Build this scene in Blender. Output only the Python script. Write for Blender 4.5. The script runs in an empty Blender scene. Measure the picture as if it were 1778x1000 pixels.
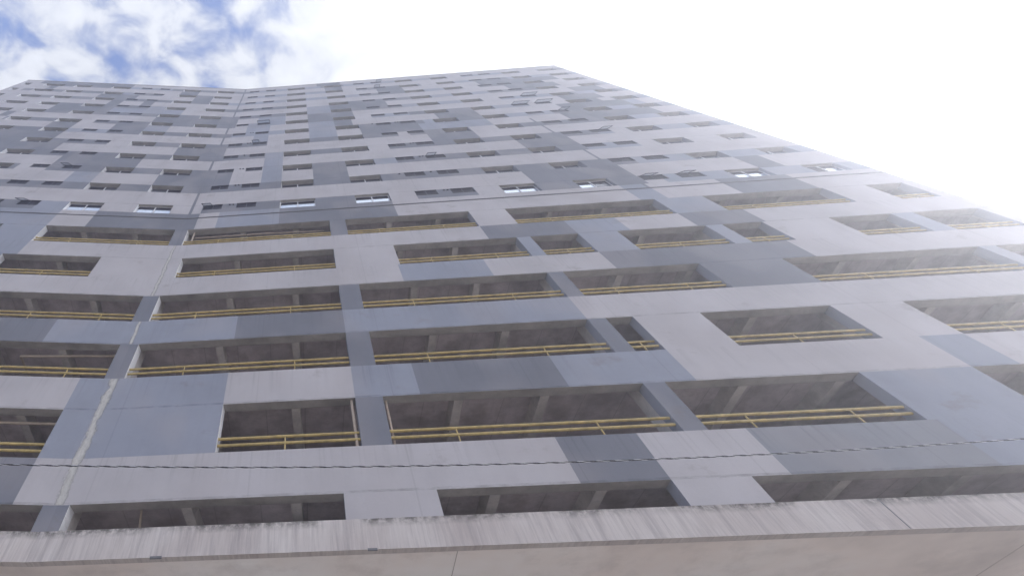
import bpy, bmesh, math, random
from mathutils import Vector
random.seed(7)
scene = bpy.context.scene
R = math.radians

# ------------------------------------------------------------------ camera
cam_d = bpy.data.cameras.new('camera'); cam = bpy.data.objects.new('camera', cam_d)
scene.collection.objects.link(cam); scene.camera = cam
CAM_Z = 2.5
cam.location = (0, 0, CAM_Z)
cam.rotation_euler = (R(90) + 0.98433, 0, 0)
cam_d.sensor_fit = 'HORIZONTAL'; cam_d.sensor_width = 36.0
cam_d.lens = 36.0 * 798.83 / 1778.0
cam_d.shift_x = (889.0 - 511.65) / 1778.0
cam_d.clip_start = 0.1; cam_d.clip_end = 2000

# ------------------------------------------------------------------ light
SUN_DIR = Vector((0.915, 0.17, 0.365)).normalized()      # towards the sun: high on the right, grazing the facade from behind
el = math.asin(SUN_DIR.z); az = math.atan2(SUN_DIR.x, SUN_DIR.y)
sd = bpy.data.lights.new('sun', 'SUN'); sd.energy = 5.0; sd.angle = R(0.53); sd.color = (1.0, 0.97, 0.93)
sun = bpy.data.objects.new('sun', sd); scene.collection.objects.link(sun)
sun.rotation_euler = SUN_DIR.to_track_quat('Z', 'Y').to_euler()

world = bpy.data.worlds.new('World'); scene.world = world; world.use_nodes = True
nt = world.node_tree; nt.nodes.clear()
def N(t, **kw):
    n = nt.nodes.new(t)
    for k, v in kw.items(): setattr(n, k, v)
    return n
def LK(a, b): nt.links.new(a, b)
def M(op, a, b=None, c=None, clamp=False):
    n = N('ShaderNodeMath', operation=op); n.use_clamp = clamp
    for i, v in enumerate((a, b, c)):
        if v is None: continue
        if isinstance(v, (int, float)): n.inputs[i].default_value = v
        else: LK(v, n.inputs[i])
    return n.outputs[0]
sky = N('ShaderNodeTexSky', sky_type='NISHITA'); sky.sun_disc = False
sky.sun_elevation = el; sky.sun_rotation = az; sky.air_density = 1.2; sky.dust_density = 0.1; sky.ozone_density = 5.0
bg1 = N('ShaderNodeBackground'); bg1.inputs[1].default_value = 0.15
tint = N('ShaderNodeMix', data_type='RGBA', blend_type='MULTIPLY'); tint.inputs[0].default_value = 1.0
tint.inputs[7].default_value = (0.92, 1.15, 1.6, 1); LK(sky.outputs[0], tint.inputs[6]); LK(tint.outputs[2], bg1.inputs[0])
tc = N('ShaderNodeTexCoord'); sp = N('ShaderNodeSeparateXYZ'); LK(tc.outputs['Generated'], sp.inputs[0])
dz = M('MAXIMUM', sp.outputs[2], 0.12)
u = M('DIVIDE', sp.outputs[0], dz); v = M('DIVIDE', sp.outputs[1], dz)
cb = N('ShaderNodeCombineXYZ'); LK(u, cb.inputs[0]); LK(v, cb.inputs[1])
mp = N('ShaderNodeMapping'); mp.inputs['Rotation'].default_value = (0, 0, R(-50)); mp.inputs['Scale'].default_value = (0.9, 1.2, 1)
mp.inputs['Location'].default_value = (9.4, 3.9, 0)
LK(cb.outputs[0], mp.inputs[0])
n1 = N('ShaderNodeTexNoise'); n1.inputs['Scale'].default_value = 11.0; n1.inputs['Detail'].default_value = 5; n1.inputs['Roughness'].default_value = 0.5
n1.inputs['Distortion'].default_value = 0.35
LK(mp.outputs[0], n1.inputs[0])
# cloud deck thickens towards the sun side
side = M('MULTIPLY', M('SUBTRACT', u, -0.03), 2.0, clamp=False)
side = M('MINIMUM', M('MAXIMUM', side, 0.035), 0.6)
dens = M('ADD', n1.outputs['Fac'], side)
rp = N('ShaderNodeMapRange'); rp.interpolation_type = 'SMOOTHSTEP'
rp.inputs['From Min'].default_value = 0.36; rp.inputs['From Max'].default_value = 0.62
rp.inputs['To Min'].default_value = 0.10; LK(dens, rp.inputs['Value'])
bg2 = N('ShaderNodeBackground'); bg2.inputs[0].default_value = (0.91, 0.94, 1.0, 1)
thick = N('ShaderNodeMapRange'); thick.inputs['From Min'].default_value = 0.45; thick.inputs['From Max'].default_value = 0.9
thick.inputs['To Min'].default_value = 0.60; thick.inputs['To Max'].default_value = 0.92
LK(dens, thick.inputs['Value'])
# cloud emission boosted around the sun, added to brighten right-facing reveals
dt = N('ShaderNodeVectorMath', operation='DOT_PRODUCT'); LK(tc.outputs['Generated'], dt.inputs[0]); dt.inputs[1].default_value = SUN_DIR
glow_boost = M('MULTIPLY', M('POWER', M('MAXIMUM', dt.outputs['Value'], 0.0), 5.0), 0.6)
LK(M('ADD', thick.outputs[0], glow_boost), bg2.inputs[1])
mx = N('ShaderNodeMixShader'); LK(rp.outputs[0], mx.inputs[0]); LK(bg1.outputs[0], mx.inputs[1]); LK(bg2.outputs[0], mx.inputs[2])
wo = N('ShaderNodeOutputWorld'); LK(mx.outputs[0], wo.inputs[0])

scene.view_settings.view_transform = 'Standard'; scene.view_settings.look = 'None'
scene.view_settings.exposure = 0.56; scene.view_settings.gamma = 1.0
scene.cycles.max_bounces = 6; scene.cycles.diffuse_bounces = 4; scene.cycles.volume_bounces = 1
scene.cycles.use_denoising = True

# ------------------------------------------------------------------ materials
def newmat(name):
    m = bpy.data.materials.new(name); m.use_nodes = True
    return m, m.node_tree, m.node_tree.nodes['Principled BSDF']
def noise(t, vec, scale, detail=4, rough=0.6, mscale=None):
    if mscale:
        mp = t.nodes.new('ShaderNodeMapping'); mp.inputs['Scale'].default_value = mscale
        t.links.new(vec, mp.inputs[0]); vec = mp.outputs[0]
    n = t.nodes.new('ShaderNodeTexNoise'); n.inputs['Scale'].default_value = scale
    n.inputs['Detail'].default_value = detail; n.inputs['Roughness'].default_value = rough
    t.links.new(vec, n.inputs['Vector']); return n.outputs['Fac']
def ramp(t, fac, stops):
    r = t.nodes.new('ShaderNodeValToRGB'); t.links.new(fac, r.inputs[0])
    e = r.color_ramp.elements
    e[0].position, e[0].color = stops[0][0], (*stops[0][1], 1)
    e[1].position, e[1].color = stops[-1][0], (*stops[-1][1], 1)
    for p, c in stops[1:-1]:
        x = e.new(p); x.color = (*c, 1)
    return r.outputs[0]
def mixc(t, fac, a, b, mode='MIX'):
    n = t.nodes.new('ShaderNodeMix'); n.data_type = 'RGBA'; n.blend_type = mode
    for i, val in ((0, fac), (6, a), (7, b)):
        if isinstance(val, (int, float)): n.inputs[i].default_value = val
        elif isinstance(val, tuple): n.inputs[i].default_value = (*val, 1)
        else: t.links.new(val, n.inputs[i])
    return n.outputs[2]
def mth(t, op, a, b=None):
    n = t.nodes.new('ShaderNodeMath'); n.operation = op; n.use_clamp = False
    for i, val in enumerate((a, b)):
        if val is None: continue
        if isinstance(val, (int, float)): n.inputs[i].default_value = val
        else: t.links.new(val, n.inputs[i])
    return n.outputs[0]
def bump(t, b, h, s, d=0.02):
    n = t.nodes.new('ShaderNodeBump'); n.inputs['Strength'].default_value = s; n.inputs['Distance'].default_value = d
    t.links.new(h, n.inputs['Height']); t.links.new(n.outputs[0], b.inputs['Normal'])
def paint(name, col):
    """rolled exterior paint on render: soft roller clouds, rain runs, hairline panel joints"""
    m, t, b = newmat(name)
    uv = t.nodes.new('ShaderNodeUVMap').outputs[0]
    big = noise(t, uv, 0.35, 4, 0.6)
    runs = noise(t, uv, 1.0, 5, 0.65, (2.6, 0.22, 1))
    fine = noise(t, uv, 9.0, 4, 0.7)
    cells = noise(t, uv, 1.0, 1, 0.5, (0.45, 0.33, 1))
    lo = tuple(c * 0.88 for c in col); hi = tuple(min(1, c * 1.08) for c in col)
    c = ramp(t, big, [(0.3, lo), (0.5, col), (0.72, hi)])
    c = mixc(t, mth(t, 'MULTIPLY', ramp1(t, runs, 0.52, 0.80), 0.16), c, tuple(x * 0.66 for x in col))
    c = mixc(t, mth(t, 'MULTIPLY', ramp1(t, runs, 0.44, 0.22), 0.14), c, tuple(min(1, x * 1.25 + .02) for x in col))
    c = mixc(t, mth(t, 'MULTIPLY', ramp1(t, fine, 0.55, 0.8), 0.22), c, tuple(x * 0.7 for x in col))
    c = mixc(t, mth(t, 'MULTIPLY', ramp1(t, cells, 0.5, 0.62), 0.22), c, (0.40, 0.36, 0.36))
    s = t.nodes.new('ShaderNodeSeparateXYZ'); t.links.new(uv, s.inputs[0])
    # rain runs that start under the sills and die out a metre below
    zz = mth(t, 'SUBTRACT', mth(t, 'ADD', s.outputs[1], 30.0), 1.32)
    low = mth(t, 'LESS_THAN', s.outputs[1], 15.2)
    f1 = mth(t, 'FRACT', mth(t, 'DIVIDE', zz, 3.0)); f2 = mth(t, 'FRACT', mth(t, 'DIVIDE', mth(t, 'SUBTRACT', mth(t, 'ADD', s.outputs[1], 29.7), 16.95), 2.97))
    f = mth(t, 'ADD', mth(t, 'MULTIPLY', f1, low), mth(t, 'MULTIPLY', f2, mth(t, 'SUBTRACT', 1.0, low)))
    under = ramp1(t, f, 0.62, 1.0)
    drips = noise(t, uv, 1.0, 4, 0.7, (7.0, 0.12, 1))
    c = mixc(t, mth(t, 'MULTIPLY', mth(t, 'MULTIPLY', ramp1(t, drips, 0.52, 0.72), under), 0.5), c, tuple(x * 0.55 for x in col))
    # soot and flaking along the arris above every opening head
    e1 = mth(t, 'MULTIPLY', mth(t, 'COMPARE', f1, 0.571), low); e1.node.inputs[2].default_value = 0.011
    e2 = mth(t, 'MULTIPLY', mth(t, 'COMPARE', f2, 0.379), mth(t, 'SUBTRACT', 1.0, low))
    for q in (e1, e2): q.node.inputs[0].links[0].from_node.inputs[2].default_value = 0.011
    chip = noise(t, uv, 1.0, 5, 0.75, (2.2, 9.0, 1))
    c = mixc(t, mth(t, 'MULTIPLY', mth(t, 'MULTIPLY', mth(t, 'ADD', e1, e2), ramp1(t, chip, 0.40, 0.62)), 0.55), c, tuple(x * 0.4 for x in col))
    # a few smudges and repair patches
    smu = noise(t, uv, 1.0, 6, 0.7, (0.55, 0.8, 1))
    c = mixc(t, mth(t, 'MULTIPLY', ramp1(t, smu, 0.60, 0.74), 0.5), c, (0.20, 0.17, 0.15))
    # hairline joints
    j = mth(t, 'ABSOLUTE', mth(t, 'SUBTRACT', mth(t, 'MODULO', mth(t, 'ADD', s.outputs[0], 80.0), 4.03), 0.06))
    jm = mth(t, 'MULTIPLY', mth(t, 'LESS_THAN', j, 0.02), 0.2)
    c = mixc(t, jm, c, tuple(x * 0.55 for x in col))
    t.links.new(c, b.inputs['Base Color']); b.inputs['Roughness'].default_value = 0.85
    b.inputs['Specular IOR Level'].default_value = 0.25
    bump(t, b, fine, 0.25, 0.01)
    return m
def ramp1(t, f, a, b):
    n = t.nodes.new('ShaderNodeMapRange'); n.inputs['From Min'].default_value = a; n.inputs['From Max'].default_value = b
    t.links.new(f, n.inputs['Value']); return n.outputs[0]
MAT = {}
MAT['L'] = paint('pale_grey_paint', (0.475, 0.45, 0.46))
MAT['B'] = paint('blue_grey_paint', (0.295, 0.31, 0.365))
MAT['D'] = paint('dark_grey_paint', (0.195, 0.20, 0.23))
MAT['M'] = paint('mid_grey_paint', (0.265, 0.27, 0.295))
MAT['white'] = paint('white_reveal_paint', (0.86, 0.86, 0.87))
def concrete(name, col, sc=1.0):
    m, t, b = newmat(name)
    g = t.nodes.new('ShaderNodeTexCoord').outputs['Object']
    a = noise(t, g, 0.8 * sc, 5, 0.65); f = noise(t, g, 6 * sc, 5, 0.7)
    c = ramp(t, a, [(0.28, tuple(x * 0.6 for x in col)), (0.5, col), (0.75, tuple(min(1, x * 1.35) for x in col))])
    c = mixc(t, mth(t, 'MULTIPLY', ramp1(t, f, 0.5, 0.8), 0.5), c, tuple(x * 0.55 for x in col))
    t.links.new(c, b.inputs['Base Color']); b.inputs['Roughness'].default_value = 0.9
    bump(t, b, f, 0.4, 0.01); return m
MAT['ceiling'] = concrete('raw_concrete_ceiling', (0.62, 0.55, 0.56), 0.9)
def add_seams(m):
    # board marks of the shuttering
    t = m.node_tree; b = t.nodes['Principled BSDF']; src = b.inputs['Base Color'].links[0].from_socket
    uv = t.nodes.new('ShaderNodeUVMap').outputs[0]; s = t.nodes.new('ShaderNodeSeparateXYZ'); t.links.new(uv, s.inputs[0])
    fx = mth(t, 'FRACT', mth(t, 'DIVIDE', mth(t, 'ADD', s.outputs[0], 50.0), 1.22)); fy = mth(t, 'FRACT', mth(t, 'DIVIDE', s.outputs[1], 2.44))
    ln = mth(t, 'MAXIMUM', mth(t, 'LESS_THAN', fx, 0.025), mth(t, 'LESS_THAN', fy, 0.015))
    st = noise(t, uv, 0.9, 4, 0.6)
    c = mixc(t, mth(t, 'MULTIPLY', ln, 0.25), src, (0.12, 0.10, 0.10)); c = mixc(t, mth(t, 'MULTIPLY', ramp1(t, st, 0.5, 0.7), 0.5), c, (0.22, 0.17, 0.15))
    t.links.new(c, b.inputs['Base Color'])
add_seams(MAT['ceiling'])
MAT['beam'] = concrete('raw_concrete_beam', (0.62, 0.58, 0.55))
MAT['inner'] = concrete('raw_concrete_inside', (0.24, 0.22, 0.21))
MAT['soffit'] = concrete('painted_soffit', (0.88, 0.79, 0.73), 0.12)
MAT['plaster'] = concrete('plaster_patch', (0.62, 0.59, 0.55), 2.0)
MAT['line'] = concrete('dark_drip_groove', (0.16, 0.16, 0.17))
def ledge_mat():
    m, t, b = newmat('stained_cement_ledge')
    uv = t.nodes.new('ShaderNodeUVMap').outputs[0]
    st = noise(t, uv, 1.0, 6, 0.7, (4.5, 0.35, 1)); st2 = noise(t, uv, 1.0, 4, 0.7, (16.0, 0.8, 1))
    big = noise(t, uv, 0.5, 3, 0.5); sp = noise(t, uv, 6.0, 5, 0.75)
    c = ramp(t, big, [(0.3, (0.50, 0.44, 0.415)), (0.7, (0.61, 0.56, 0.53))])
    c = mixc(t, mth(t, 'MULTIPLY', ramp1(t, st, 0.48, 0.75), 0.75), c, (0.27, 0.235, 0.24))
    c = mixc(t, mth(t, 'MULTIPLY', ramp1(t, st2, 0.5, 0.75), 0.55), c, (0.33, 0.30, 0.29))
    c = mixc(t, mth(t, 'MULTIPLY', ramp1(t, st2, 0.46, 0.25), 0.5), c, (0.74, 0.71, 0.67))
    s = t.nodes.new('ShaderNodeSeparateXYZ'); t.links.new(uv, s.inputs[0])
    top = mth(t, 'MULTIPLY', ramp1(t, s.outputs[1], -0.98, -0.80), mth(t, 'LESS_THAN', s.outputs[1], -0.6))   # moss and soot under the top edge
    cl = noise(t, uv, 1.0, 4, 0.6, (0.7, 0.5, 1)); top = mth(t, 'MULTIPLY', mth(t, 'MULTIPLY', top, ramp1(t, sp, 0.38, 0.56)), ramp1(t, cl, 0.38, 0.55))
    c = mixc(t, mth(t, 'MULTIPLY', top, 0.9), c, (0.07, 0.065, 0.055))
    t.links.new(c, b.inputs['Base Color']); b.inputs['Roughness'].default_value = 0.95
    bump(t, b, sp, 0.5, 0.012); return m
MAT['ledge'] = ledge_mat()
def simple(name, col, rough=0.5, metal=0.0, spec=0.5, var=0.0):
    m, t, b = newmat(name); b.inputs['Roughness'].default_value = rough; b.inputs['Metallic'].default_value = metal
    b.inputs['Specular IOR Level'].default_value = spec
    g = t.nodes.new('ShaderNodeTexCoord').outputs['Object']
    f = noise(t, g, 5.0, 4, 0.6)
    c = ramp(t, f, [(0.3, tuple(x * (1 - var) for x in col)), (0.7, tuple(min(1, x * (1 + var)) for x in col))])
    t.links.new(c, b.inputs['Base Color']); return m
MAT['yellow'] = simple('yellow_rail_paint', (0.46, 0.345, 0.13), 0.5, var=0.32)
MAT['pipe'] = simple('cream_pvc_pipe', (0.42, 0.34, 0.27), 0.5, var=0.2)
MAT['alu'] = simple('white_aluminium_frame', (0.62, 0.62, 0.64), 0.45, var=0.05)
MAT['darkframe'] = simple('dark_window_frame', (0.045, 0.042, 0.065), 0.5, var=0.1)
MAT['darkglass'] = simple('dark_window_glass', (0.008, 0.006, 0.02), 0.45, spec=0.1)
MAT['greyframe'] = simple('shaded_grey_frame', (0.26, 0.25, 0.27), 0.5, var=0.1)  # darker copy of the white frame, shade under the heads put into colour
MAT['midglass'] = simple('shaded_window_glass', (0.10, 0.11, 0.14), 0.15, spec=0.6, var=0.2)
MAT['skyglass'] = simple('reflective_window_glass', (0.70, 0.77, 0.88), 0.12, metal=0.75, var=0.04)
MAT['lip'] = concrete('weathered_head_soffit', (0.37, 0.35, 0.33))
def clear_glass():
    m, t, b = newmat('clear_sash_glass')
    tr = t.nodes.new('ShaderNodeBsdfTransparent'); tr.inputs[0].default_value = (.85, .9, .95, 1)
    gl = t.nodes.new('ShaderNodeBsdfGlossy'); gl.inputs['Roughness'].default_value = .05
    mx = t.nodes.new('ShaderNodeMixShader'); mx.inputs[0].default_value = .18
    t.links.new(tr.outputs[0], mx.inputs[1]); t.links.new(gl.outputs[0], mx.inputs[2])
    t.links.new(mx.outputs[0], t.nodes['Material Output'].inputs[0]); return m
MAT['clearglass'] = clear_glass()
def filler(name='feathered_joint_filler', ca=(0.40, 0.38, 0.36), cb_=(0.62, 0.60, 0.56)):
    # trowelled cement patch that feathers out at its edges; uv.x runs 0..1 across the strip
    m, t, b = newmat(name)
    uv = t.nodes.new('ShaderNodeUVMap').outputs[0]; sp = t.nodes.new('ShaderNodeSeparateXYZ'); t.links.new(uv, sp.inputs[0])
    wob = noise(t, uv, 1.0, 4, 0.6, (0.5, 1.1, 1)); fine = noise(t, uv, 1.0, 5, 0.7, (6, 5, 1))
    x = mth(t, 'ABSOLUTE', mth(t, 'SUBTRACT', mth(t, 'ADD', sp.outputs[0], mth(t, 'MULTIPLY', mth(t, 'SUBTRACT', wob, 0.5), 0.9)), 0.5))
    a = ramp1(t, mth(t, 'ADD', x, mth(t, 'MULTIPLY', mth(t, 'SUBTRACT', fine, 0.5), 0.5)), 0.30, 0.12)
    c = ramp(t, fine, [(0.3, ca), (0.6, cb_)])
    t.links.new(c, b.inputs['Base Color']); b.inputs['Roughness'].default_value = 0.9
    t.links.new(mth(t, 'MULTIPLY', a, 0.9), b.inputs['Alpha']); return m
MAT['filler'] = filler()
MAT['seam'] = concrete('soffit_seam', (0.45, 0.40, 0.36))
MAT['cable'] = simple('black_cable_sheath', (0.03, 0.03, 0.035), 0.5)
MAT['wire'] = simple('bare_aluminium_strand', (0.7, 0.7, 0.72), 0.3, metal=1.0)
MAT['asphalt'] = concrete('worn_concrete_roadway', (0.46, 0.41, 0.36), 0.8)
MAT['pavement'] = concrete('concrete_pavement', (0.58, 0.53, 0.48), 0.8)
MAT['kerb'] = concrete('kerb_stone', (0.4, 0.39, 0.37), 1)
MAT['earth'] = concrete('dry_ground', (0.28, 0.24, 0.19), 0.1)
MAT['marking'] = simple('white_road_paint', (0.75, 0.75, 0.72), 0.7, var=0.1)
FLARE_HAZE = 0.006  # density of the scatter volume that stands in for lens flare
# ------------------------------------------------------------------ paint scheme of the facade (L pale grey, B blue grey, D dark grey, O open bay)
PAINT = [  # band bottom, band top (m above lowest opening head), colour runs split at metres along the facade
    (50.72, 52.2, 'L -23.6 D -13 L 8.4 D 11.1 L'),  # T
    (49.62, 50.72, 'L -22.8 D -13 B -8.2 D 1.1 B 5 D 7 B 8.8 D 11.4 B 17.3 D 19.2 B 21.2 D 23.1 L 24.7 B 29.2 D 31.2 L 33.1 D'),  # W11
    (47.75, 49.62, 'L -21.7 D -20.9 L -6.95 D -5 L 9.2 D 11.1 L'),  # S11
    (46.65, 47.75, 'L -23.8 D -13 B -11.4 D -8.6 L -6.95 D -1.1 L 0.6 B 5 D 7 B 9.2 D 11.1 L 12.55 D 19.5 L 21.2 D 23.1 B 25 D 28.7 B 33.1 D 35.4 B'),  # W10
    (44.78, 46.65, 'L -15.1 D -11 L -5 D -3.1 L 14.6 D 17.3 L 25.1 D 33.1 L'),  # S10
    (43.68, 44.78, 'L -22.8 D -1.1 B 5 D 7 B 12.55 D 19.2 B 21.2 D 23.1 L 24.7 D 31.2 L 35 D 35.4 L'),  # W9
    (41.81, 43.68, 'L -13 D -11.8 L -9.7 D -8.6 L 27 D 31.9 L'),  # S9
    (40.71, 41.81, 'L -22.8 D -20.5 L -19.3 D -8.6 B -6.95 D -5 L -3.1 D 7 L 9.2 D 17.3 B 21.2 D 23.1 B 24.7 D 31.2 L 35 D 35.4 B'),  # W8
    (38.84, 40.71, 'L -17.4 D -11.8 B -5 L 7 B 9.2 D 14.6 L 31.8 D 34.5 L'),  # S8
    (37.74, 38.84, 'B -20.5 L -19.3 D 7 B 9.2 D 15.8 B 17.3 D 19.2 B 21.2 D 23.1 L 24.7 B 29.5 D 31.5 B 35 D 35.4 B'),  # W7
    (35.87, 37.74, 'L -20.5 D -19.7 L -6.95 D 0.6 L 2.5 B 5 L 7 D 11.1 L 29.5 D 32.8 L'),  # S7
    (34.77, 35.87, 'L -19.6 D -13 L -11.8 D 0.6 L 1.7 B 5 D 11.1 L 12.55 B 15.8 D 23.1 B 26 L 29.6 D 32 L 33.1 D 35 B'),  # W6
    (32.9, 34.77, 'L -15.1 D -13 L -9.7 D -6.95 B -5 L 1.7 B 3.7 L 7 B 9.2 D 10.7 L 17.8 D 21.2 L 28 D 33.5 B 34.5 L'),  # S6
    (31.8, 32.9, 'D -13 B -9.7 D 0.6 B 5 D 7 B 9.2 D 16.4 B 17.3 D 23.1 B 26.7 D 31.2 B 33.1 D 35 B'),  # W5
    (29.93, 31.8, 'D -13 L 2.5 B 3.7 L 7 B 9.2 L 11.1 D 15.8 B 21.2 L 27 D 33.9 L'),  # S5
    (28.83, 29.93, 'D -8.6 L -6.95 D 3.7 L 5 D 13.75 L 14.6 D 19.2 L 21.2 D 31.2 B 33.1 D 35 B'),  # W4
    (26.96, 28.83, 'D -11.8 L -3.1 D 0.6 L 15.8 D 19.2 L'),  # S4
    (25.86, 26.96, 'D 3.7 B 5 D 11.1 L 12.55 D 27 B 28 L 29.2 D 31.2 B'),  # W3
    (23.99, 25.86, 'L -10.6 D -5 L 3.7 B 5 L 21.2 D 24.7 L'),  # S3
    (22.89, 23.99, 'D -12.6 L -10.6 D 1.7 L 3.7 B 5 D 11.1 B 12.55 D 24.7 B 28 L 29.2 D 30.8 L'),  # W2
    (21.02, 22.89, 'L -8.6 B -6.95 L -3.1 D 1.7 L 3.7 B 5 L 7 D 9.2 L'),  # S2
    (19.92, 21.02, 'D 26 B 29.2 D 31.2 B'),  # W1
    (18.05, 19.92, 'L 19.2 D 24.7 L 31.2 D 32.6 L'),  # S1
    (16.95, 18.05, 'D -8.6 B -6.95 L 0.6 D 11.1 L 12.55 D 15.8 L 17.3 D 24.7 L 25.7 B'),  # W0
    (15.0, 16.95, 'B -6.95 L -5 D 0.6 L 1.7 B 5 D 11.1 L 23.1 B 24.4 L 28 D 31.6 L'),  # S0
    (13.32, 15, 'D -16 O -9.1 B -6.95 O -0.35 D 0.3 O 7.6 D 8.4 O 14.6 L 16.4 O 23.7 B 26 O 31.7 L 33.7 O 35.4 L'),  # W-5
    (12.0, 13.32, 'B -6.95 L 14.6 D 18.5 B 20.8 L 23.7 D 26.6 L'),  # S-5
    (10.32, 12, 'B -16 O -9.4 B -7.6 O -3.1 L 0.6 O 7.6 L 10.3 O 15.8 B 16.4 O 18.5 B 20.2 O 24 B 24.7 O 26.4 L 29.2 O 31.8 B 32.7 O 35.4 L'),  # W-4
    (9.0, 10.32, 'L 10.2 B 13.75 L 18.5 D 26 L'),  # S-4
    (7.32, 9, 'B -17.5 O -9.2 D -8.4 O -0.35 D 0.3 O 7.6 D 8.4 O 15.8 D 16.4 O 21.6 D 24.7 O 31.9 B 32.5 O 35.2 L'),  # W-3
    (6.0, 7.32, 'D -3.1 B 3.7 D 7.6 B 15.8 L'),  # S-3
    (4.32, 6, 'B -17.5 O -9.2 D -8.4 O -0.35 D 0.3 O 7.6 D 8.4 O 15.8 D 16.4 O 17.3 L 19.5 O 23.7 L 26 O 33.1 L'),  # W-2
    (3.0, 4.32, 'L -1.1 B 3.7 L 7.6 B 9.5 D 13.75 B 17.3 L 24.7 B 26 L'),  # S-2
    (1.32, 3, 'B -17.5 O -9.2 D -8.4 O -1.1 B 3.7 O 7.6 D 8.4 O 15.8 D 16.4 O 21.7 B 24.7 O 32.5 D'),  # W-1
    (0.0, 1.32, 'D -1.1 L 12.55 D 14.6 L 17.3 M 21.9 B'),  # S-1
    (-1.12, 0, 'B -17.5 O -9.2 D -8.4 O -0.35 D 0.3 O 7 L 9.2 O 14.6 L 16.4 O 23.9 D 24.9 O 35.2 L'),  # W-0
]
def bands():
    out = []
    for z0, z1, s in PAINT:
        t = s.split(); out.append((z0, z1, [-S_LEFT] + [float(x) for x in t[1::2]] + [S_RIGHT], t[::2]))
    return out
# ------------------------------------------------------------------ facade frame
# s = metres along the facade from the vertical inner corner (+ right wing, - left wing), z = metres above the
# lowest row of opening heads, d = metres inwards from the facade face (negative = out over the street)
XC, YC, Z0 = -5.8103, 10.6746, CAM_Z + 6.4472
A_R, A_L = -0.07218, -0.04077
GZ = -Z0                                                # the ground, in z
def W(s, z, d=0.0, wing=None):
    right = s >= 0 if wing is None else wing == 'R'
    nr = Vector((-math.sin(A_R), math.cos(A_R), 0)); nl = Vector((math.sin(A_L), math.cos(A_L), 0))
    if abs(s) < 1e-6:
        n = (nr + nl).normalized(); n = n / n.dot(nr)
        return Vector((XC, YC, Z0 + z)) + n * d
    if right: return Vector((XC + s * math.cos(A_R), YC + s * math.sin(A_R), Z0 + z)) + nr * d
    return Vector((XC + s * math.cos(A_L), YC - s * math.sin(A_L), Z0 + z)) + nl * d

class MB:
    """collects faces with a material slot and a (metres, metres) uv, builds one mesh object"""
    def __init__(self): self.v = []; self.f = []; self.m = []; self.uv = []; self.mats = []
    def slot(self, m):
        if m not in self.mats: self.mats.append(m)
        return self.mats.index(m)
    def face(self, pts, mat, uv=None):
        i = len(self.v); self.v += [tuple(p) for p in pts]; self.f.append(tuple(range(i, i + len(pts))))
        self.m.append(self.slot(mat)); self.uv.append(uv or [(p[0], p[2]) for p in pts])
    def sbox(self, s0, s1, z0, z1, d0, d1, mat):
        """box in facade coordinates, split at the inner corner if it spans it"""
        if s0 < -1e-6 and s1 > 1e-6:
            cuts = [s0, 0.0, s1]
        else: cuts = [s0, s1]
        for a, b in zip(cuts, cuts[1:]):
            P = lambda s, z, d: W(s, z, d)
            self.face([P(a, z0, d0), P(b, z0, d0), P(b, z1, d0), P(a, z1, d0)], mat, [(a, z0), (b, z0), (b, z1), (a, z1)])
            self.face([P(b, z0, d1), P(a, z0, d1), P(a, z1, d1), P(b, z1, d1)], mat, [(b, z0), (a, z0), (a, z1), (b, z1)])
            self.face([P(a, z0, d1), P(b, z0, d1), P(b, z0, d0), P(a, z0, d0)], mat, [(a, d1), (b, d1), (b, d0), (a, d0)])
            self.face([P(a, z1, d0), P(b, z1, d0), P(b, z1, d1), P(a, z1, d1)], mat, [(a, d0), (b, d0), (b, d1), (a, d1)])
            if a == cuts[0]: self.face([P(a, z0, d1), P(a, z0, d0), P(a, z1, d0), P(a, z1, d1)], mat, [(d1, z0), (d0, z0), (d0, z1), (d1, z1)])
            if b == cuts[-1]: self.face([P(b, z0, d0), P(b, z0, d1), P(b, z1, d1), P(b, z1, d0)], mat, [(d0, z0), (d1, z0), (d1, z1), (d0, z1)])
    def tube(self, p, q, r, mat, n=10, caps=True):
        p, q = Vector(p), Vector(q); ax = (q - p).normalized()
        a = ax.orthogonal().normalized(); b = ax.cross(a)
        ring = [a * math.cos(2 * math.pi * k / n) * r + b * math.sin(2 * math.pi * k / n) * r for k in range(n)]
        for k in range(n):
            u, w = ring[k], ring[(k + 1) % n]
            self.face([p + u, p + w, q + w, q + u], mat)
        if caps:
            self.face([p + x for x in reversed(ring)], mat); self.face([q + x for x in ring], mat)
    def build(self, name, parent=None, smooth=False, weld=False):
        me = bpy.data.meshes.new(name); me.from_pydata(self.v, [], self.f)
        for m in self.mats: me.materials.append(MAT[m])
        me.polygons.foreach_set('material_index', self.m)
        ul = me.uv_layers.new(name='UVMap'); k = 0
        for p, uv in zip(me.polygons, self.uv):
            for li, c in zip(p.loop_indices, uv): ul.data[li].uv = c
        if weld:
            bm = bmesh.new(); bm.from_mesh(me); bmesh.ops.remove_doubles(bm, verts=bm.verts, dist=1e-4); bm.to_mesh(me); bm.free()
        if smooth: me.polygons.foreach_set('use_smooth', [True] * len(me.polygons))
        me.update()
        o = bpy.data.objects.new(name, me); scene.collection.objects.link(o)
        if parent: o.parent = parent; o.matrix_parent_inverse = parent.matrix_world.inverted()
        return o
def tag(o, label=None, cat=None, group=None, kind=None):
    for k, val in (('label', label), ('category', cat), ('group', group), ('kind', kind)):
        if val: o[k] = val
    return o

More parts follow.
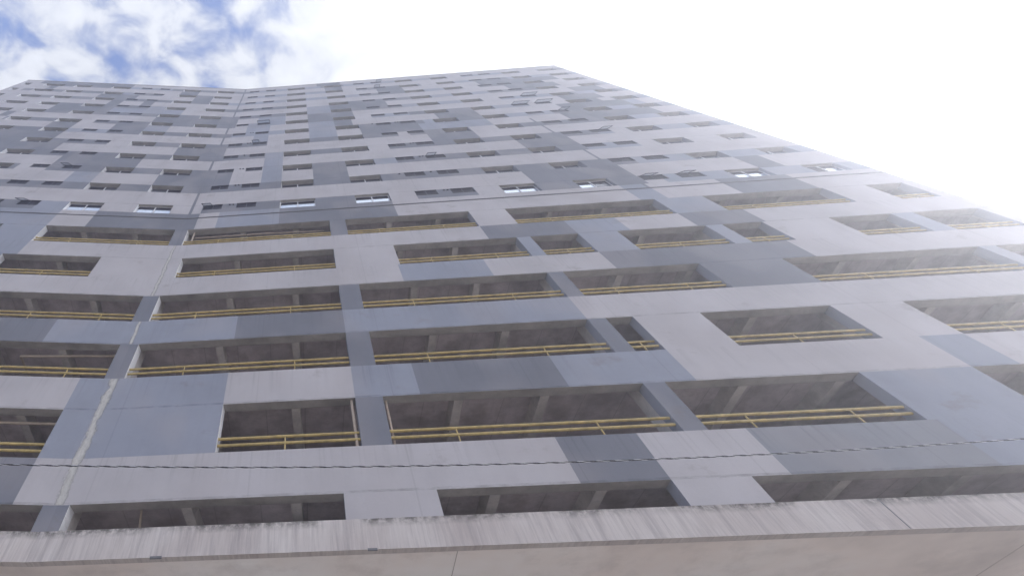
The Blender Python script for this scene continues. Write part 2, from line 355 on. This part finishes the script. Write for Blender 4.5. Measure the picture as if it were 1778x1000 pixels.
# ------------------------------------------------------------------ setting
def flat(name, x0, x1, y0, y1, z, mat, kind='structure', sub=1):
    b = MB(); b.face([(x0, y0, z), (x1, y0, z), (x1, y1, z), (x0, y1, z)], mat)
    return tag(b.build(name), kind=kind)
flat('ground', -150, 150, -150, 150, -0.012, 'earth')
flat('road', -149, 149, -6.5, 4.2, 0.0, 'asphalt')
pv = MB()
for y0, y1 in ((4.2, 40.0), (-10.5, -6.5)):
    pv.face([(-149, y0, 0.13), (149, y0, 0.13), (149, y1, 0.13), (-149, y1, 0.13)], 'pavement')
tag(pv.build('pavement'), kind='structure')
kb = MB()
for y0, y1 in ((4.05, 4.198), (-6.498, -6.35)):
    for k in range(-74, 74):
        x0, x1 = k * 2.0 + 0.006, k * 2.0 + 1.994
        for a in ([(x0, y0, 0.0), (x1, y0, 0.0), (x1, y0, .14), (x0, y0, .14)], [(x0, y0, .14), (x1, y0, .14), (x1, y1, .14), (x0, y1, .14)],
                  [(x1, y1, 0.0), (x0, y1, 0.0), (x0, y1, .14), (x1, y1, .14)]):
            kb.face(a, 'kerb')
tag(kb.build('kerb'), kind='structure')
rm = MB()
for k in range(-24, 24):
    rm.face([(k * 6.0, -1.25, .004), (k * 6.0 + 3, -1.25, .004), (k * 6.0 + 3, -1.10, .004), (k * 6.0, -1.10, .004)], 'marking')
tag(rm.build('road_marking'), kind='structure')

# ------------------------------------------------------------------ the building
S_LEFT, S_RIGHT = 25.6, 36.05
DEPTH = 13.0
bld = bpy.data.objects.new('apartment_building', None); scene.collection.objects.link(bld)
bld.location = (XC, YC, 0.13); bpy.context.view_layer.update()
tag(bld, 'tall grey patchwork tower, open yellow-railed parking floors under rows of windows, bent in two wings', 'building')

H = lambda k: 18.05 + 2.97 * k
LARGE = [(1.12, 3.1), (5.0, 6.95), (13.0, 15.1), (17.45, 19.35), (20.55, 22.8)]       # left wing (negated)
SMALL_L = [(8.55, 9.7), (10.62, 11.8)]
LARGE_R = [(5.0, 6.98), (9.2, 11.1), (17.2, 19.15), (21.2, 23.05), (29.3, 31.2), (33.3, 35.05)]
SMALL_R = [(0.62, 1.72), (2.52, 3.65), (12.55, 13.76), (14.52, 15.76), (24.72, 26.08), (26.7, 28.02)]
WINS = [(-b, -a, 'large') for a, b in LARGE] + [(-25.2, -24.35, 'edge')] + [(-b, -a, 'small') for a, b in SMALL_L] + \
       [(a, b, 'large') for a, b in LARGE_R] + [(a, b, 'small') for a, b in SMALL_R]
WINS.sort()
T = 0.33                                                    # wall thickness
# facade face, holes cut out
walls = {'R': MB(), 'L': MB()}
openings = []
def mb_for(s): return walls['R' if s >= 0 else 'L']
def wallrect(s0, s1, z0, z1, col, inner=True):
    cuts = [s0, 0.0, s1] if s0 < -1e-6 < 1e-6 < s1 else [s0, s1]
    for a, b in zip(cuts, cuts[1:]):
        w = mb_for(a if a >= 0 else -1)
        w.face([W(a, z0), W(b, z0), W(b, z1), W(a, z1)], col, [(a, z0), (b, z0), (b, z1), (a, z1)])
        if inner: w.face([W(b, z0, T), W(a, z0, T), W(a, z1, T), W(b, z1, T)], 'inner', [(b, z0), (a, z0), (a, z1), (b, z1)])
def hole(s0, s1, z0, z1, d, jamb, head, sillm, jamb2=None):
    w = mb_for(s0 if s0 >= 0 else -1); P = W
    w.face([P(s0, z1, 0), P(s1, z1, 0), P(s1, z1, d), P(s0, z1, d)], head, [(s0, 0), (s1, 0), (s1, d), (s0, d)])
    w.face([P(s0, z0, d), P(s1, z0, d), P(s1, z0, 0), P(s0, z0, 0)], sillm, [(s0, d), (s1, d), (s1, 0), (s0, 0)])
    w.face([P(s0, z0, 0), P(s0, z1, 0), P(s0, z1, d), P(s0, z0, d)], jamb, [(0, z0), (0, z1), (d, z1), (d, z0)])
    w.face([P(s1, z0, d), P(s1, z1, d), P(s1, z1, 0), P(s1, z0, 0)], jamb2 or jamb, [(d, z0), (d, z1), (0, z1), (0, z0)])
def colour_at(ss, cc, s):
    for a, b, c in zip(ss, ss[1:], cc):
        if a <= s < b: return c
    return cc[-1]
winlist = []
for z0, z1, ss, cc in bands():
    k = round((z1 - 18.05) / 2.97)
    if z1 > 18 and abs(z1 - H(k)) < 0.02 and z1 - z0 < 1.2:         # a window band
        cuts = sorted(set([x for x in ss] + [x for w in WINS for x in w[:2]]))
        for a, b in zip(cuts, cuts[1:]):
            mid = (a + b) / 2; win = next((w for w in WINS if w[0] <= mid <= w[1]), None)
            col = colour_at(ss, cc, mid)
            if win is None: wallrect(a, b, z0, z1, col)
            elif win[2] == 'small': wallrect(a, b, z0, z1 - 0.64, col)
        for a, b, kind in WINS:
            zb = z1 - 0.64 if kind == 'small' else z0
            pcol = colour_at(ss, cc, (a + b) / 2)
            hole(a, b, zb, z1, T, 'white' if kind != 'small' else pcol, 'lip' if kind != 'small' else 'darkframe', 'L', pcol)
            winlist.append((k, a, b, zb, z1, kind))
    else:
        for a, b, c in zip(ss, ss[1:], cc):
            if c == 'O':
                openings.append((a, b, z0, z1)); hole(a, b, z0, z1, T, 'white', 'lip', 'L', 'B' if b > 0 else 'white')
            else: wallrect(a, b, z0, z1, c)
for w, nm in (('R', 'right wing of the patchwork facade with the longer run of openings'), ('L', 'left wing of the patchwork facade beyond the inner corner')):
    o = walls[w].build('facade_wall', bld); o['label'] = nm

# end walls, rear wall, roof, ground floor
ztop = 52.2
for s in (-S_LEFT, S_RIGHT):
    b = MB(); b.face([W(s, GZ + .13, 0), W(s, GZ + .13, DEPTH), W(s, ztop, DEPTH), W(s, ztop, 0)], 'L', [(0, GZ), (DEPTH, GZ), (DEPTH, ztop), (0, ztop)]); b.build('end_wall', bld)
b = MB()
for a, c in ((-S_LEFT, 0.0), (0.0, S_RIGHT)):
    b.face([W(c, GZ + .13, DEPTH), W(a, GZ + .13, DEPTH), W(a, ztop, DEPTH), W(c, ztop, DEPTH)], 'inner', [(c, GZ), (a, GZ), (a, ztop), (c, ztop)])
b.build('rear_wall', bld)
b = MB()
b.sbox(-S_LEFT + .02, S_RIGHT - .02, ztop - 0.35, ztop - .05, T + .01, DEPTH - .02, 'inner'); b.build('roof', bld)
b = MB(); b.sbox(-S_LEFT - .03, S_RIGHT + .03, ztop, ztop + .07, -0.04, T + .02, 'L'); b.build('parapet_cap', bld)
b = MB()
b.sbox(-S_LEFT + .02, S_RIGHT - .02, 15.6, 15.9, T + .01, DEPTH - .02, 'ceiling')
b.build('floor_slab', bld)
for j in range(0, 5):                                         # parking decks
    b = MB(); b.sbox(-S_LEFT + .02, S_RIGHT - .02, 3 * j + .42, 3 * j + .64, T + .01, DEPTH - .02, 'ceiling'); b.build('floor_slab', bld)
# residential core so no light passes through the flats
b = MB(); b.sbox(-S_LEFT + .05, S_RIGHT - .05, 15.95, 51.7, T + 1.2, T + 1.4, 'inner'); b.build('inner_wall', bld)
PIERS = [-24.0, -16.2, -8.8, 0.0, 8.0, 16.1, 24.3, 33.0]
BEAMS = [-21.4, -18.8, -13.7, -11.2, -5.15, -2.5, 3.1, 5.83, 10.65, 13.15, 18.75, 21.45, 27.2, 30.0]
for j in range(6):
    zc = 3 * j + .42 if j < 5 else 15.6
    for s in BEAMS:
        b = MB(); b.sbox(s - .13, s + .13, 3 * j + .03, zc - .003, T + .02, DEPTH - .05, 'beam'); b.build('ceiling_beam', bld)
for s in PIERS:
    for d in (T + .02, 6.5):
        b = MB(); b.sbox(s - .24, s + .24, -1.10, 15.55, d, d + .45, 'beam'); b.build('column', bld)

# ledge, canopy soffit, ground-floor wall behind it
b = MB(); b.sbox(-S_LEFT, S_RIGHT, -1.45, -0.79, -0.26, -0.06, 'ledge'); lg = b.build('ledge', bld); lg['label'] = 'rain-streaked cement ledge along the foot of the facade'
b = MB(); b.sbox(18.2, 18.225, -1.44, -0.80, -0.263, -0.2605, 'line'); b.build('ledge_joint', bld)
b = MB(); b.sbox(-S_LEFT, S_RIGHT, -1.42, -1.12, -0.057, DEPTH - .05, 'soffit'); b.build('canopy_soffit', bld)
for s0, s1 in ((2.75, 3.0), (7.38, 7.58)):
    b = MB(); b.sbox(s0, s1, -1.475, -1.43, -0.275, -0.24, 'line'); b.build('drip_slot', bld)
for s in (9.27, 21.0):
    b = MB(); b.sbox(s, s + .015, -1.424, -1.421, -0.05, 3.9, 'seam'); b.build('soffit_joint', bld)
b = MB(); b.sbox(-S_LEFT + .02, S_RIGHT - .02, GZ + .14, -1.43, 4.0, 4.2, 'plaster'); b.build('ground_floor_wall', bld)
# thin drip course under the first row of windows
b = MB(); b.sbox(-S_LEFT, S_RIGHT, 16.33, 16.385, -0.035, -0.001, 'line'); b.build('drip_course', bld)
# expansion joint covers on the facade
def strip(name, pts, wdt, mat, d=-0.006, jitter=0.0, z_step=None):
    b = MB(); (s0, z0), (s1, z1) = pts
    n = max(1, int(abs(z1 - z0) / (z_step or 2.0)))
    prev = None
    for k in range(n + 1):
        f = k / n; s = s0 + (s1 - s0) * f + random.uniform(-jitter, jitter); z = z0 + (z1 - z0) * f
        h = wdt * (1 + random.uniform(-1, 1) * (0.55 if jitter else 0)) / 2
        cur = (W(s - h, z, d, 'R' if s - h >= 0 else 'L'), W(s + h, z, d, 'R' if s + h >= 0 else 'L'), s, z)
        if prev: b.face([prev[0], prev[1], cur[1], cur[0]], mat, [(prev[2], prev[3]), (prev[2] + .1, prev[3]), (cur[2] + .1, cur[3]), (cur[2], cur[3])])
        prev = cur
    return b.build(name, bld)
strip('joint_cover', ((24.33, 16.4), (24.33, 31.0)), 0.17, 'D')
strip('joint_cover', ((0.02, 16.4), (0.02, 52.1)), 0.16, 'D', d=-0.012)
for za, zb in ((.01, 3.0), (3.0, 4.31), (6.02, 7.31), (9.02, 13.31)):
    b = MB(); h = .24 if za < 4 else .15
    for (s0, s1, u0, u1) in ((-h, 0.0, 0.0, .5), (0.0, h, .5, 1.0)):
        b.face([W(s0, za, -.008), W(s1, za, -.008), W(s1, zb, -.008), W(s0, zb, -.008)], 'filler', [(u0, za), (u1, za), (u1, zb), (u0, zb)])
    b.build('joint_filler', bld)['label'] = 'pale trowelled filler smeared down the inner corner'

# railings: two yellow tubes with short posts in each parking opening
for (a, c, z0, z1) in openings:
    if z1 < 1.0: continue
    spans = [(a, 0.0), (0.0, c)] if a < -0.01 and c > 0.01 else [(a, c)]
    rb = MB()
    for s0, s1 in spans:
        for h in (0.50, 0.285): rb.tube(W(s0 + .01, z0 + h, .10, 'R' if s0 >= 0 else 'L'), W(s1 - .01, z0 + h, .10, 'R' if s1 > 0 else 'L'), 0.041, 'yellow')
    for s in [a + 1.6 + 3.1 * q for q in range(int((c - a) / 3.1) + 1)]:
        if s < c - .3 and abs(s) > .2:
            for h in (.50, .285): rb.tube(W(s, z0 + h, .10), W(s + .09, z0 + h, .10), 0.048, 'yellow')
    ro = rb.build('railing', bld, smooth=False)
    n = max(1, int((c - a) / 2.5)); off = random.uniform(-.25, .25)
    for k in range(n):
        s = a + (c - a) * (k + .5) / n + off * 0.5
        if abs(s) < 0.1: s = 0.15
        pb = MB(); pb.tube(W(s, z0 - .05, .10), W(s, z0 + .49, .10), 0.022, 'yellow', 8); pb.build('post', ro)
# service pipes seen inside and beside the openings
def pipe(pts, r):
    b = MB()
    for p, q in zip(pts, pts[1:]): b.tube(W(*p), W(*q), r, 'pipe', 10)
    return b.build('drain_pipe', bld)
pipe([(-3.9, 5.82, .55), (-0.6, 5.98, .55)], .045); pipe([(-3.9, 5.82, .55), (-3.85, 5.85, 2.6)], .04)
pipe([(-8.0, 2.86, .5), (-1.3, 2.86, .5)], .045)
pipe([(7.49, 1.32, .12), (7.49, 2.99, .12)], .045); pipe([(8.50, 1.32, .2), (8.50, 2.99, .2)], .03)
pipe([(0.45, 14.75, .4), (4.2, 14.8, .4), (7.3, 14.95, .55)], .04)
pipe([(0.62, 13.33, .2), (0.62, 14.98, .2)], .045)
pipe([(1.9, -1.0, 1.2), (1.9, .3, .5)], .03)

# windows
GLASSY = {(0, 'large'): 1.0}
def window_boxes(a, b, z0, z1, kind, k, frame, panes):
    rc = (0.13 if k == 0 else 0.25) if kind != 'small' else 0.035; d0, d1 = rc, rc + .05; e = .003
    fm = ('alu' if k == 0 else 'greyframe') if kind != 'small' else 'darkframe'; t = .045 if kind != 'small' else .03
    frame.sbox(a + e, b - e, z0 + e, z0 + t, d0, d1, fm); frame.sbox(a + e, b - e, z1 - t, z1 - e, d0, d1, fm)
    frame.sbox(a + e, a + t, z0 + t + e, z1 - t - e, d0, d1, fm); frame.sbox(b - t, b - e, z0 + t + e, z1 - t - e, d0, d1, fm)
    if kind == 'small':
        m = (a + b) / 2; frame.sbox(m - .02, m + .02, z0 + t + e, z1 - t - e, d0, d1, fm)
        for i, (x0, x1) in enumerate(((a + t, m - .02), (m + .02, b - t))):
            panes[i].sbox(x0 + e, x1 - e, z0 + t + e, z1 - t - e, d0 + .02, d0 + .03, 'darkglass')
        return
    m = (a + b) / 2; frame.sbox(m - .03, m + .03, z0 + t + e, z1 - t - e, d0 - .012, d1, 'alu')
    zt = z0 + (.74 if k == 0 else .90)
    frame.sbox(a + t + e, m - .033, zt - .015, zt + .015, d0, d1 - .01, 'darkframe'); frame.sbox(m + .033, b - t - e, zt - .015, zt + .015, d0, d1 - .01, 'darkframe')
    shiny = [k == 0 and abs(a) < 15 or (k == 1 and a > 28 and i == 0) for i in (0, 1)]
    if k in (1, 2) and a > 17: shiny[1] = True
    if k == 0 and a > 17: shiny = [a < 30, a < 21 or a > 29]
    for i, (x0, x1) in enumerate(((a + t, m - .03), (m + .03, b - t))):
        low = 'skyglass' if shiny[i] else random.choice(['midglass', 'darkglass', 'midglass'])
        panes[i].sbox(x0 + e, x1 - e, z0 + t + e, zt - .016, d0 + .02, d0 + .03, low)
        panes[i].sbox(x0 + e, x1 - e, zt + .016, z1 - t - e, d0 + .02, d0 + .03, 'darkglass')
winlist.sort(key=lambda w: (w[0], abs(w[1])))
SASH = {(6, 26.7), (6, 24.72), (7, 26.7), (11, 14.52), (5, 26.7), (3, 26.7), (0, 24.72), (0, 26.7), (0, -9.7), (0, 0.62), (6, 2.52), (4, 2.52), (2, 14.52), (2, -9.7), (6, 24.72), (10, 14.52)}
rest = MB(); restp = MB()
for i, (k, a, b, z0, z1, kind) in enumerate(winlist):
    if i < 100:
        f = MB(); p = [MB(), MB()]; window_boxes(a, b, z0, z1, kind, k, f, p)
        fo = f.build('window', bld); fo['label'] = {'small': 'short dark toilet window high under the band', 'large': 'wide recessed sliding window with white jamb', 'edge': 'narrow window at the left end of the facade'}[kind].replace('toilet ', '')
        for q in p: q.build('pane', fo)
    else:
        window_boxes(a, b, z0, z1, kind, k, rest, [rest, rest]); fo = None
    if kind == 'small' and (k, a) in SASH:                          # top-hung sash pushed open
        sb = fo and MB() or rest
        mid = (a + b) / 2; x0, x1 = (mid + .03, b - .03) if k % 2 else (a + .03, mid - .03)
        if k in (6, 7): x0, x1 = a + .03, b - .03
        o = .34; zt, zb = z1 - .03, z0 + .08
        fm = 'alu'
        r = .02
        A, B, C, D_ = W(x0, zt, .03), W(x1, zt, .03), W(x1, zb, -o), W(x0, zb, -o)
        for p_, q_ in ((A, B), (B, C), (C, D_), (D_, A)): sb.tube(p_, q_, r, 'darkframe', 6)
        sb.face([A, B, C, D_], 'clearglass')
        if fo: sb.build('open_sash', fo)
ro = rest.build('window', bld); ro['kind'] = 'stuff'

b = MB(); b.tube(W(.1, 52.2, .3), W(.1, 54.0, .3), .03, 'greyframe', 8); b.build('lightning_rod', bld)
# small vents beside the short windows
b = MB()
for k in range(0, 6):
    for s in (12.2, 14.1, 14.3, 2.1, 2.3):
        if random.random() < .75: b.sbox(s, s + .1, H(k) - .2, H(k) - .12, -.05, -.001, 'darkframe')
b.build('vent_outlet', bld)['kind'] = 'stuff'

# ------------------------------------------------------------------ twisted service cable over the pavement
cable = bpy.data.objects.new('twisted_cable', None); scene.collection.objects.link(cable)
cable.location = (0, 7.0, 7.44); bpy.context.view_layer.update()
tag(cable, 'thin twisted black and aluminium service cable strung across in front of the building', 'cable')
PTS = [(-16.0, 7.55), (-5.12, 7.45), (-0.52, 7.42), (3.7, 7.49), (8.07, 7.66), (13.42, 8.02), (22.0, 8.9)]
def cz(x):
    # smooth sag through the measured heights
    num = 0
    for (x0, z0), (x1, z1) in zip(PTS, PTS[1:]):
        if x0 <= x <= x1: break
    # least-squares parabola of the points
    return 7.4245 + 0.00335 * (x + 0.9) ** 2 - (0.00003 * (x + .9) ** 3 if x > -.9 else 0)
for si, (mat, ph) in enumerate((('cable', 0), ('cable', 2.1), ('wire', 4.2))):
    b = MB(); pr = None; n = 7; N_ = 950
    rad = 0.006 if mat == 'cable' else 0.0045
    rings = []
    for i in range(N_ + 1):
        x = -16 + 38.0 * i / N_; a = ph + 2 * math.pi * x / 0.34
        c = Vector((x, 7.0 + .008 * math.cos(a), cz(x) + .008 * math.sin(a)))
        rings.append([c + Vector((0, math.cos(2 * math.pi * q / n) * rad, math.sin(2 * math.pi * q / n) * rad)) for q in range(n)])
    for r0, r1 in zip(rings, rings[1:]):
        for q in range(n): b.face([r0[q], r0[(q + 1) % n], r1[(q + 1) % n], r1[q]], mat)
    b.build('strand' if mat == 'cable' else 'messenger_wire', cable, smooth=True, weld=True)
# the poles that carry it, outside the picture
for x in (-16.0, 22.0):
    p = bpy.data.objects.new('utility_pole', None); scene.collection.objects.link(p); p.location = (x, 7.0, .13); bpy.context.view_layer.update()
    tag(p, 'grey concrete utility pole holding the twisted cable, ' + ('left' if x < 0 else 'right') + ' of the view', 'utility pole')
    b = MB(); n = 14
    for (z0, r0), (z1, r1) in (((.13, .17), (5, .14)), ((5, .14), (10.0, .11))):
        for q in range(n):
            a0, a1 = 2 * math.pi * q / n, 2 * math.pi * (q + 1) / n
            b.face([(x + r0 * math.cos(a0), 7.14 + r0 * math.sin(a0), z0), (x + r0 * math.cos(a1), 7.14 + r0 * math.sin(a1), z0),
                    (x + r1 * math.cos(a1), 7.14 + r1 * math.sin(a1), z1), (x + r1 * math.cos(a0), 7.14 + r1 * math.sin(a0), z1)], 'kerb')
    b.face([(x + .11 * math.cos(2 * math.pi * q / n), 7.14 + .11 * math.sin(2 * math.pi * q / n), 10.0) for q in range(n)], 'kerb')
    b.build('shaft', p, smooth=True, weld=True)
    b = MB(); b.tube((x, 7.02, 9.6), (x, 7.14, 9.6), .02, 'wire', 8); b.tube((x, 6.7, 9.3), (x, 7.6, 9.3), .045, 'kerb', 8); b.build('crossarm', p)

# ------------------------------------------------------------------ scatter volume added to imitate a lens flare veil
if FLARE_HAZE > 0:
    hz = MB()
    x0, x1, y0, y1, z0, z1 = -155, 155, -155, 155, -1.0, 66.0
    V = [(x0, y0, z0), (x1, y0, z0), (x1, y1, z0), (x0, y1, z0), (x0, y0, z1), (x1, y0, z1), (x1, y1, z1), (x0, y1, z1)]
    me = bpy.data.meshes.new('flare_haze'); me.from_pydata(V, [], [(0, 3, 2, 1), (4, 5, 6, 7), (0, 1, 5, 4), (1, 2, 6, 5), (2, 3, 7, 6), (3, 0, 4, 7)])
    ho = bpy.data.objects.new('flare_haze', me); scene.collection.objects.link(ho); ho['kind'] = 'stuff'
    hm = bpy.data.materials.new('flare_haze'); hm.use_nodes = True; t = hm.node_tree; t.nodes.clear()
    pvn = t.nodes.new('ShaderNodeVolumePrincipled'); pvn.inputs['Density'].default_value = FLARE_HAZE
    pvn.inputs['Color'].default_value = (0.88, 0.905, 1.0, 1); pvn.inputs['Anisotropy'].default_value = 0.68
    oo = t.nodes.new('ShaderNodeOutputMaterial'); t.links.new(pvn.outputs[0], oo.inputs['Volume'])
    me.materials.append(hm)
